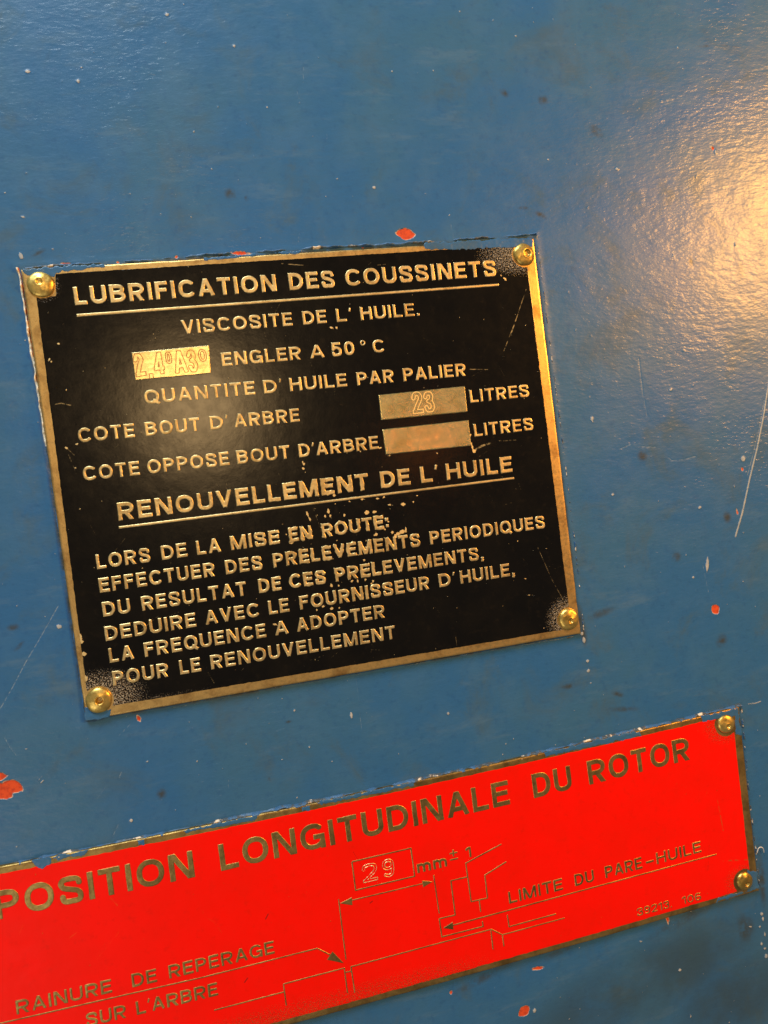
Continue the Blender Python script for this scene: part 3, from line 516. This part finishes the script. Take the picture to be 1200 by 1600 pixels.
def build_panel():
    h = .24
    us = [p[0] for p in VIEW]; vs = [p[1] for p in VIEW]
    U0, U1, V0, V1 = min(us)-14, max(us)+14, min(vs)-14, max(vs)+14
    nx = int((U1-U0)/h)+1; ny = int((V1-V0)/h)+1
    X, Y = np.meshgrid(U0+np.arange(nx)*h, V0+np.arange(ny)*h)
    far = lambda: np.full(X.shape, 1.0)
    chip, pale, scr, gr = far(), far(), far(), far()
    stamp(chip, U0, V0, h, CHIPS, 'blob')
    rng = np.random.RandomState(7)
    specks = list(PALE)
    for i in range(760):                       # tiny paint nibs and dust all over
        u, v = rng.uniform(U0, U1), rng.uniform(V0, V1)
        r = .12+.16*rng.rand()**4
        specks.append(((u, v), r*rng.uniform(.8, 1.3), r*rng.uniform(.7, 1.1), rng.uniform(0, 180)))
    stamp(pale, U0, V0, h, specks, 'blob')
    stamp(pale, U0, V0, h, [SCR[0], SCR[8]], 'line')
    hs = list(SCR)
    for i in range(46):                        # faint hairlines
        u, v = rng.uniform(U0, U1), rng.uniform(V0, V1); a = rng.uniform(.6, 2.6); L = rng.uniform(.8, 3.2)
        k = rng.uniform(-.5, .5)
        hs.append(([(u, v), (u+L*.5*math.cos(a), v+L*.5*math.sin(a)), (u+L*math.cos(a+k), v+L*math.sin(a+k))], .10))
    stamp(scr, U0, V0, h, hs, 'line')
    grime = np.zeros(X.shape)  # grime: dirt, and also contact shade in the seam round the plates
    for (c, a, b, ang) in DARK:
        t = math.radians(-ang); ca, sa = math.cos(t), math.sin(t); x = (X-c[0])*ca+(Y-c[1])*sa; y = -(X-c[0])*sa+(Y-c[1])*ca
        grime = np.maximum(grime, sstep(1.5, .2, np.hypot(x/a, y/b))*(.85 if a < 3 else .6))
    Z = np.full(X.shape, -1.0)
    Z += (fbm(X, Y, 26, 3)-.5)*.12 + (fbm(X, Y, 7, 5)-.5)*.04
    Z += .10*sstep(.12, -.25, pale) - .07*sstep(.1, -.15, chip) - .05*sstep(.04, -.1, scr)
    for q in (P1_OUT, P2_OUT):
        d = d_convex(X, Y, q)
        grime = np.maximum(grime, sstep(1.0, .15, d)*sstep(.25, .6, fbm(X, Y, 5, 44))*1.0)  # dark seam round the plates: packed dirt and contact shade in colour
    stain = np.zeros(X.shape)  # stain: light falloff at the lower right, put into the paint colour
    for (c, a, b, ang) in SHADE_PATCHES:
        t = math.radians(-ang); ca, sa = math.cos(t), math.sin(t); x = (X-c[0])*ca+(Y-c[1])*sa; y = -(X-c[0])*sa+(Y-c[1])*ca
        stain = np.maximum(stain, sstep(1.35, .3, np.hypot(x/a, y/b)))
    # the paint lies flat and a little built up round the plates
    for q in (P1_OUT, P2_OUT):
        d = d_convex(X, Y, q)
        Z += .10*np.exp(-((d-.9)/1.1)**2)
        Z = np.where(d < -1.5, -1.05, Z)
    edge = np.minimum(np.minimum(X-U0, U1-X), np.minimum(Y-V0, V1-Y))
    k = sstep(0, 6, edge); Z = -1+(Z+1)*k
    b = Bag()
    ids = np.arange(nx*ny).reshape(ny, nx)
    q = np.stack([ids[:-1, :-1], ids[:-1, 1:], ids[1:, 1:], ids[1:, :-1]], -1).reshape(-1, 4)
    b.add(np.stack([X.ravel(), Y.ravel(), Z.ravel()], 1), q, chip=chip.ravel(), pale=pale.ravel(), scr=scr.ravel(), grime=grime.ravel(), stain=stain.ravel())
    # the panel goes on beyond the picture
    o = 260
    gu = [U0-o, U0+0*h, U0+(nx-1)*h, U0+(nx-1)*h+o]; gv = [V0-o, V0, V0+(ny-1)*h, V0+(ny-1)*h+o]
    vv = [(u, v, -1.0) for v in gv for u in gu]
    ff = [[j*4+i, j*4+i+1, (j+1)*4+i+1, (j+1)*4+i] for j in range(3) for i in range(3) if not (i == 1 and j == 1)]
    one = np.ones(16)
    b.add(vv, ff, chip=one, pale=one, scr=one, grime=np.zeros(16), stain=np.zeros(16))
    # sheet thickness behind
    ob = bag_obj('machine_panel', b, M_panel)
    ob['kind'] = 'structure'
    ob['label'] = 'blue painted steel machine panel, scratched and chipped, behind both plates'
    return ob
build_panel()

# ------------------------------------------------------------------ plates
def thing(name, label, cat, at, group=None):
    o = bpy.data.objects.new(name, None); COL.objects.link(o); o.location = W3(*at)
    o.empty_display_size = .1
    o['label'] = label; o['category'] = cat
    if group: o['group'] = group
    return o
def slab(name, outline, mat, parent, z0=-1.02, z1=0.0):
    """a sheet with softly rounded upper edges; outline clockwise or not, convex"""
    n = len(outline); P_ = np.array(outline, float)
    # densify
    dense = []
    for i in range(n):
        a = P_[i]; b = P_[(i+1) % n]; L = np.hypot(*(b-a)); m_ = max(1, int(L/1.2))
        for k in range(m_): dense.append(a+(b-a)*k/m_)
    P_ = np.array(dense); n = len(P_)
    c = P_.mean(0)
    t = np.roll(P_, -1, 0)-np.roll(P_, 1, 0); nrm = np.stack([t[:, 1], -t[:, 0]], 1); nrm /= np.hypot(nrm[:, 0], nrm[:, 1])[:, None]
    if ((P_-c)*nrm).sum() < 0: nrm = -nrm
    jag = (fbm(P_[:, 0], P_[:, 1], 3.5, 11)-.5)*.16
    rings = [(0, z0), (0, z1-.34), (.05, z1-.17), (.15, z1-.06), (.30, z1-.012), (.55, z1)]
    V_ = []
    for ins, z in rings:
        q = P_-nrm*(ins+jag)[:, None]; V_.append(np.c_[q, np.full(n, z)])
    V_ = np.concatenate(V_); F = []
    for r in range(len(rings)-1):
        for i in range(n):
            j = (i+1) % n; F.append([r*n+i, r*n+j, (r+1)*n+j, (r+1)*n+i])
    # orientation
    area2 = np.sum(P_[:, 0]*np.roll(P_[:, 1], -1)-np.roll(P_[:, 0], -1)*P_[:, 1])
    top = list(range((len(rings)-1)*n, len(rings)*n))
    if area2 < 0: F = [f[::-1] for f in F]; top = top[::-1]
    me = new_mesh(name, V_, F, mat, ngons=[top])
    return link(name, me, parent)

def grid_part(name, fn, box, h, zfun, mat, parent, atts=None, limit=0.0, label=None):
    u0, u1, v0, v1 = box
    X, Y = np.meshgrid(np.arange(u0, u1+h, h), np.arange(v0, v1+h, h))
    S = fn(X, Y)
    r = snap_grid(X, Y, S, h, zfun, limit)
    verts, quads, used = r
    b = Bag(); att = {k: a(X, Y).ravel()[used] for k, a in (atts or {}).items()}
    b.add(verts, quads, **att)
    o = bag_obj(name, b, mat, parent)
    if label: o['label'] = label
    return o
def bbox(pts, pad=.6):
    us = [p[0] for p in pts]; vs = [p[1] for p in pts]; return min(us)-pad, max(us)+pad, min(vs)-pad, max(vs)+pad

def lettering(name, label, ws, t, mat, parent, top, zone=None, h=.085, bevel=.16, z0=-.01, jitter=.05, seed=3, fat=.02):
    for (word, p0, p1, cap) in ws:
        b = Bag()
        U, V, S = word_field(word, p0, p1, cap, t, h)
        S = S-fat+(vnoise(U, V, .5, seed)-.5)*jitter+(vnoise(U, V, 1.7, seed+2)-.5)*jitter*.9
        if zone is not None:
            zk = zone(U, V); S = S-zk*(np.clip(fbm(U, V, .9, seed+5)-.45, 0, 1)*.95)
        zf = lambda s, u, v: z0+(top-z0)*sstep(0, bevel, -s)**.8+(vnoise(u, v, .45, 9)-.5)*.018
        r = snap_grid(U, V, S, h, zf)
        if r is None: continue
        b.add(r[0], r[1])
        o = bag_obj(name, b, mat, parent)
        o['label'] = label.replace('WORD', word)
def strokes(name, label, lines, width, fills, mat, parent, top, h=.085, jitter=.04, z0=-.01, seed=5, bevel=.13):
    b = Bag()
    pts = [p for l in lines for p in l]+[p for f in fills for p in f]
    u0, u1, v0, v1 = bbox(pts, .5)
    X, Y = np.meshgrid(np.arange(u0, u1, h), np.arange(v0, v1, h))
    S = np.full(X.shape, 9.0)
    for l in lines:
        for a, c in zip(l[:-1], l[1:]):
            i0 = max(0, int((min(a[0], c[0])-1-u0)/h)); i1 = int((max(a[0], c[0])+1-u0)/h)+1
            j0 = max(0, int((min(a[1], c[1])-1-v0)/h)); j1 = int((max(a[1], c[1])+1-v0)/h)+1
            sl = (slice(j0, j1), slice(i0, i1))
            S[sl] = np.minimum(S[sl], d_seg(X[sl], Y[sl], a, c, width/2))
        for p in l[1:-1]:
            S = np.minimum(S, np.hypot(X-p[0], Y-p[1])-width/2)
    for f in fills: S = np.minimum(S, d_convex(X, Y, f))
    S = S+(vnoise(X, Y, .6, seed)-.5)*jitter
    zf = lambda s, u, v: z0+(top-z0)*sstep(0, bevel, -s)**.8
    r = snap_grid(X, Y, S, h, zf)
    b.add(r[0], r[1])
    o = bag_obj(name, b, mat, parent)
    if label: o['label'] = label
    return o
def rivet(parent, at, R_, mat, seed, hole=.24, depth=.5, off=(0, 0)):
    """domed drive rivet with a punched dimple in its crown"""
    rng = np.random.RandomState(seed)
    nr, na = 26, 56
    verts = []; faces = []
    for i in range(nr):
        t = i/(nr-1)
        for k in range(na):
            a = 2*math.pi*k/na; rr = t*R_*(1+.02*math.sin(2*a+seed)+.012*math.sin(5*a))
            x, y = rr*math.cos(a), rr*math.sin(a)
            z = .36*R_*math.sqrt(max(0, 1-t**2.4))+.02
            hx, hy = x-off[0]*R_, y-off[1]*R_; hd = math.hypot(hx, hy)/R_
            z -= depth*R_*.42*float(sstep(hole*1.15, hole*.62, hd)) - .018*R_*math.exp(-((hd-hole*1.35)/.07)**2)
            z += (float(vnoise(np.array([x*1.0+seed*9]), np.array([y]), R_*.45, seed)[0])-.5)*.09*R_*(1-t**4)
            verts.append((at[0]+x, at[1]+y, z if i < nr-1 else -.02))
    for i in range(nr-1):
        for k in range(na):
            j = (k+1) % na; faces.append([i*na+k, (i+1)*na+k, (i+1)*na+j, i*na+j])
    b = Bag(); b.add(verts, faces); return bag_obj('rivet', b, mat, parent)
def ridge(name, pts, width, height, mat, parent, kind_fn, seed, zbase=-1.0, presence=None):
    """a crusty bead of old paint along a plate's edge"""
    P_ = []
    for a, c in zip(pts[:-1], pts[1:]):
        L = math.hypot(c[0]-a[0], c[1]-a[1]); m_ = max(1, int(L/.22))
        P_ += [(a[0]+(c[0]-a[0])*k/m_, a[1]+(c[1]-a[1])*k/m_) for k in range(m_)]
    P_.append(pts[-1]); P_ = np.array(P_); n = len(P_)
    t = np.gradient(P_, axis=0); t /= np.hypot(t[:, 0], t[:, 1])[:, None]+1e-9; nr = np.stack([-t[:, 1], t[:, 0]], 1)
    s = np.arange(n)*.22
    wv = width*(.35+1.1*fbm(s, s*0+3, 2.2, seed)); hv = height*(.25+1.5*fbm(s, s*0+8, 1.3, seed+4)**1.3)
    if presence is not None:
        pr = presence(s/s[-1], s); wv = wv*(.12+.88*pr); hv = hv*pr
    off = (fbm(s, s*0+1, 3.0, seed+7)-.5)*width*.9
    m_ = 7; V_ = []; K = []
    for j in range(m_):
        a = -1+2*j/(m_-1)
        q = P_+nr*(off+a*wv*.5)[:, None]
        z = zbase-.03+hv*(1-a*a)*(.75+.5*vnoise(q[:, 0], q[:, 1], .5, seed+9))
        V_.append(np.c_[q, z]); K.append(kind_fn(s/s[-1], s, a))
    V_ = np.concatenate(V_); F = [[j*n+i, j*n+i+1, (j+1)*n+i+1, (j+1)*n+i] for j in range(m_-1) for i in range(n-1)]
    b = Bag(); b.add(V_, F, kind=np.concatenate(K)); return bag_obj(name, b, mat, parent)
def smear(parent, poly, mat, seed, z=.05):
    fn = lambda X, Y: d_polygon(X, Y, poly)+(fbm(X, Y, 1.1, seed)-.5)*.9+(fbm(X, Y, .5, seed+3)-.5)*.35
    zf = lambda s, u, v: -.02+(z+.02)*sstep(0, .18, -s)+(vnoise(u, v, .7, seed)-.4)*.05*sstep(0, .3, -s)
    return grid_part('paint_smear', fn, bbox(poly), .12, zf, mat, parent)

# ---- the black plate
p1 = thing('nameplate', 'black enamelled brass plate with French bearing lubrication text, above the red plate', 'plate', (0, 0, -1))
slab('plate_body', P1_OUT, M_brass, p1)
riv = P1_RIV
def black_region(X, Y):
    d = d_convex(X, Y, P1_EN)
    for n_ in P1_NOTCH: d = np.maximum(d, -d_convex(X, Y, n_))
    for (c, r, k) in riv:
        rr = r*(1.08 if k else 1.0)
        d = np.maximum(d, rr-np.hypot(X-c[0], Y-c[1]))
    return d+(fbm(X, Y, 1.2, 21)-.5)*.22
ENB = bbox(P1_EN, .5)
def field_of(items, kind, default=1.0):
    def f(X, Y):
        o = np.full(X.shape, default); stamp(o, X[0, 0], Y[0, 0], X[0, 1]-X[0, 0], items, kind); return o
    return f
rng = np.random.RandomState(3)
wear_items = list(WEAR)
for i in range(330):
    u, v = rng.uniform(ENB[0], ENB[1]), rng.uniform(ENB[2], ENB[3]); r = .05+.10*rng.rand()**3
    wear_items.append(((u, v), r*1.2, r*.8, rng.uniform(0, 180)))
wcx, wcy = 3.0, -16.0                     # the worn middle of the plate
for i in range(40):
    u, v = wcx+rng.normal()*11, wcy+rng.normal()*8; r = .06+.16*rng.rand()**2
    wear_items.append(((u, v), r*1.2, r*.9, rng.uniform(0, 180)))
scr_items = list(ESCR)
for i in range(85):
    u, v = rng.uniform(ENB[0]+2, ENB[1]-2), rng.uniform(ENB[2]+2, ENB[3]-2); a = rng.uniform(0, 3.14); L = rng.uniform(.8, 4)
    scr_items.append(([(u, v), (u+L*math.cos(a), v+L*math.sin(a))], .05))
def black_dust(X, Y):
    d = np.full(X.shape, .16)
    for (c, r, k), wgt, rad in zip(riv, (.55, .95, .95, 1.0), (6.0, 11.0, 9.0, 15.0)):
        sx = 1.0 if k != 1 else .62
        q = np.hypot((X-c[0])*sx, (Y-c[1])*(1.5 if k in (1, 3) else 1.0))
        d = np.maximum(d, wgt*sstep(rad, r*.6, q))
    d = np.maximum(d, .45*sstep(3.0, .0, Y-(-48.0))*sstep(-10, -50, X))
    return d
def black_z(s, u, v): return -.02+.05*sstep(0, .2, -s)
grid_part('enamel_face', black_region, ENB, .16, black_z, M_black, p1,
          dict(wear=field_of(wear_items, 'blob'), scr=field_of(scr_items, 'line'), dust=black_dust, dark=lambda X, Y: np.ones(X.shape)))
def worn_zone(U, V):
    return np.exp(-(((U-wcx+4)/17)**2+((V-wcy)/14)**2))*.9
for i, (label, t, ws) in enumerate(P1_LINES):
    lettering('lettering', 'raised brass word WORD in the line '+label,
              ws, t, M_letter, p1, .15, worn_zone, z0=.0, bevel=.12, seed=30+i)
for a, c, w_ in P1_RULES:
    strokes('underline', None, [[a, c]], w_, [], M_letter, p1, .18, seed=61)
for qd, lab, chars in FIELDS:
    groove = []
    def mark(X, Y, chars=chars):
        d = np.full(X.shape, 1.0)
        for (c, p0, p1_, cap) in chars:
            U, V = X-p0[0], Y-p0[1]
            a = math.atan2(p1_[1]-p0[1], p1_[0]-p0[0]); L = math.hypot(p1_[0]-p0[0], p1_[1]-p0[1])
            x = (U*math.cos(a)+V*math.sin(a))/cap; y = (-U*math.sin(a)+V*math.cos(a))/cap
            x = x-.10*y*0
            g = cap*glyph_sdf(c, L/cap if c != ',' else .1, .165, x, y)
            d = np.minimum(d, np.abs(g)-.075)
        return d
    zf = lambda s, u, v, mark=mark: .02+.20*sstep(0, .16, -s)+(fbm(u, v, 3.1, 8)-.5)*.05*sstep(0, .3, -s)
    grid_part('stamped_field', lambda X, Y, qd=qd: d_convex(X, Y, qd)+(vnoise(X, Y, .8, 4)-.5)*.06, bbox(qd, .4), .06, zf, M_field if '2,4' in lab else M_field2, p1, dict(mark=mark), label=lab)
holes = ((.22, .28, (-.05, .18)), (.30, .55, (.22, .05)), (.20, .35, (.05, -.12)), (.26, 1.0, (.08, .02)))
for (c, r, k) in riv:
    rivet(p1, c, r, M_rivet, 40+k, *holes[k][:2], holes[k][2])
for i, s in enumerate(SMEAR_P1): smear(p1, s, M_paint, 70+i)
def kL(f, s, a): return np.where(f < .40, .66, np.where(f < .48, .40, .12))+(fbm(s, s*0+a, 2.0, 5)-.5)*.2+(.28 if a > .5 else 0)*(f < .42)
def kT(f, s, a): return .16+(fbm(s, s*0+a*.3, 4.0, 15)-.5)*1.0
def kR(f, s, a): return .36+(fbm(s, s*0+a*.3, .8, 25)-.5)*.8
def kB(f, s, a): return .15+(fbm(s, s*0+a*.3, 3.5, 35)-.5)*.7
kinds = dict(L=kL, T=kT, R=kR, B=kB)
sz = dict(L=(.75, .75), T=(.9, .75), R=(.32, .30), B=(.5, .28))
pres = dict(L=lambda f, s: np.where(f < .42, 1, .35+.5*fbm(s, s*0, 3, 2)), T=lambda f, s: sstep(.3, .55, fbm(s, s*0, 6, 4)),
            R=lambda f, s: sstep(.45, .62, fbm(s, s*0, 1.0, 6)), B=lambda f, s: sstep(.45, .7, fbm(s, s*0, 5, 8)))
for pts, k in RIDGE_P1:
    ridge('paint_ridge', pts, sz[k][0], sz[k][1], M_crust, p1, kinds[k], 80+ord(k), presence=pres[k])

# ---- the red plate
p2 = thing('warning_plate', 'red enamelled brass plate with a rotor position diagram, below the black plate', 'plate', (4, -103, -1))
slab('plate_body', P2_OUT, M_dull_shaded, p2)
nT = len(P2_OUT)//2; topP, botP = P2_OUT[:nT], P2_OUT[nT:][::-1]
iT, iR, iB, iL = P2_EN_INSET
def red_region(X, Y):
    tu = np.array([p[0] for p in topP]); tv = np.array([p[1] for p in topP]); bu = np.array([p[0] for p in botP]); bv = np.array([p[1] for p in botP])
    yt = np.interp(X, tu, tv)-iT; yb = np.interp(X, bu, bv)+iB
    f = (Y-botP[-1][1])/(topP[-1][1]-botP[-1][1])
    xr = botP[-1][0]+(topP[-1][0]-botP[-1][0])*f-iR
    d = np.maximum(np.maximum(Y-yt, yb-Y), np.maximum(X-xr, (topP[0][0]+iL)-X))
    for (c, r, k) in P2_RIV:
        d = np.maximum(d, r*1.32-np.hypot(X-c[0], Y-c[1]))
    return d+(fbm(X, Y, 1.4, 31)-.5)*.25
RB = bbox(P2_OUT, 0)
red_wear = []
for i in range(260):
    u, v = rng.uniform(RB[0], RB[1]), rng.uniform(RB[2], RB[3]); r = .05+.12*rng.rand()**3
    red_wear.append(((u, v), r*1.2, r*.8, rng.uniform(0, 180)))
def red_dust(X, Y):
    d = np.full(X.shape, .12)
    for (c, r, k), rad in zip(P2_RIV, (11.0, 9.5)):
        d = np.maximum(d, .8*sstep(rad, r*.8, np.hypot((X-c[0]), (Y-c[1])*1.3)))
    yb = np.interp(X, [p[0] for p in botP], [p[1] for p in botP])
    d = np.maximum(d, .75*sstep(9.5, 1.0, Y-yb)*sstep(50, 0, X))
    d = np.maximum(d, .42*sstep(3.5, .5, np.interp(X, [p[0] for p in topP], [p[1] for p in topP])-Y))
    return d
red_scr = list(RSCR)
for i in range(70):
    u, v = rng.uniform(-80, 100), rng.uniform(-126, -82); a = rng.uniform(.3, 1.9); L = rng.uniform(.5, 3.2)*(.5+rng.rand())
    red_scr.append(([(u, v), (u+L*.5*math.cos(a), v+L*.5*math.sin(a)), (u+L*math.cos(a+.25), v+L*math.sin(a+.25))], .06))
grid_part('enamel_face', red_region, RB, .2, black_z, M_red, p2,
          dict(wear=field_of(red_wear, 'blob'), scr=field_of(red_scr, 'line'), dust=red_dust, dark=field_of(RDARK, 'line')))
for i, (label, t, ws) in enumerate(P2_LINES):
    lettering('lettering', 'brass word WORD, darkened in colour, in the line '+label, ws, t, M_shaded, p2, .10, None, z0=.0, bevel=.10, h=.085, jitter=.05, seed=90+i, fat=.05 if i == 0 else .04)
for name, wd_, lines, fills in P2_DIAG:
    for l in lines: strokes(name, None, [l], wd_, [], M_dull_shaded, p2, .10, h=.085, seed=12, bevel=.10)
    for f in fills: strokes('arrowhead', None, [], wd_, [f], M_dull_shaded, p2, .103, h=.085, seed=13, bevel=.10)
b = Bag()
for (c, p0, p1_, cap) in P2_STAMP:
    U, V, S = word_field(c, p0, p1_, cap, .15, .07)
    r = snap_grid(U, V, np.abs(S+.03)-.10+(vnoise(U, V, .5, 3)-.5)*.10, .07, lambda s, u, v: .0+.14*sstep(0, .09, -s))
    b.add(r[0], r[1])
o = bag_obj('stamped_number', b, M_letter, p2); o['label'] = 'outlined number 29 stamped in the small frame'
for (c, r, k) in P2_RIV:
    rivet(p2, c, r, M_rivet, 50+k, .24, .45, (.06, -.22) if k == 2 else (.12, -.25))
for i, s in enumerate(SMEAR_P2): smear(p2, s, M_paint, 170+i)
def k2T(f, s, a): return .27+(fbm(s, s*0+a*.4, 3.0, 45)-.5)*.75
for pts, k in RIDGE_P2:
    ridge('paint_ridge', pts, 1.1 if k == 'T' else .5, .9 if k == 'T' else .4, M_crust, p2, k2T if k == 'T' else kR, 180+ord(k),
          presence=(lambda f, s: .35+.65*sstep(.3, .5, fbm(s, s*0, 5, 9))) if k == 'T' else pres['R'])

# ------------------------------------------------------------------ lint
def fibre(name, label, pts, r, z):
    pts = smooth(pts, 6); n = len(pts); V_ = []; m_ = 6
    for i, (u, v) in enumerate(pts):
        a = pts[max(0, i-1)]; c = pts[min(n-1, i+1)]; t = math.atan2(c[1]-a[1], c[0]-a[0])
        rr = r*(1-.5*(i/(n-1))**3)
        for k in range(m_):
            p = 2*math.pi*k/m_
            V_.append((u-math.sin(t)*rr*math.cos(p), v+math.cos(t)*rr*math.cos(p), z+.25*math.sin(3.1*i/n)+rr*math.sin(p)))
    F = [[i*m_+k, i*m_+(k+1) % m_, (i+1)*m_+(k+1) % m_, (i+1)*m_+k] for i in range(n-1) for k in range(m_)]
    b = Bag(); b.add(V_, F); o = bag_obj(name, b, M_lint); o['label'] = label; o['category'] = 'lint'
fibre('lint_fibre', 'short curled pale fibre stuck at the right edge of the red plate', FIBRE, .13, -.55)
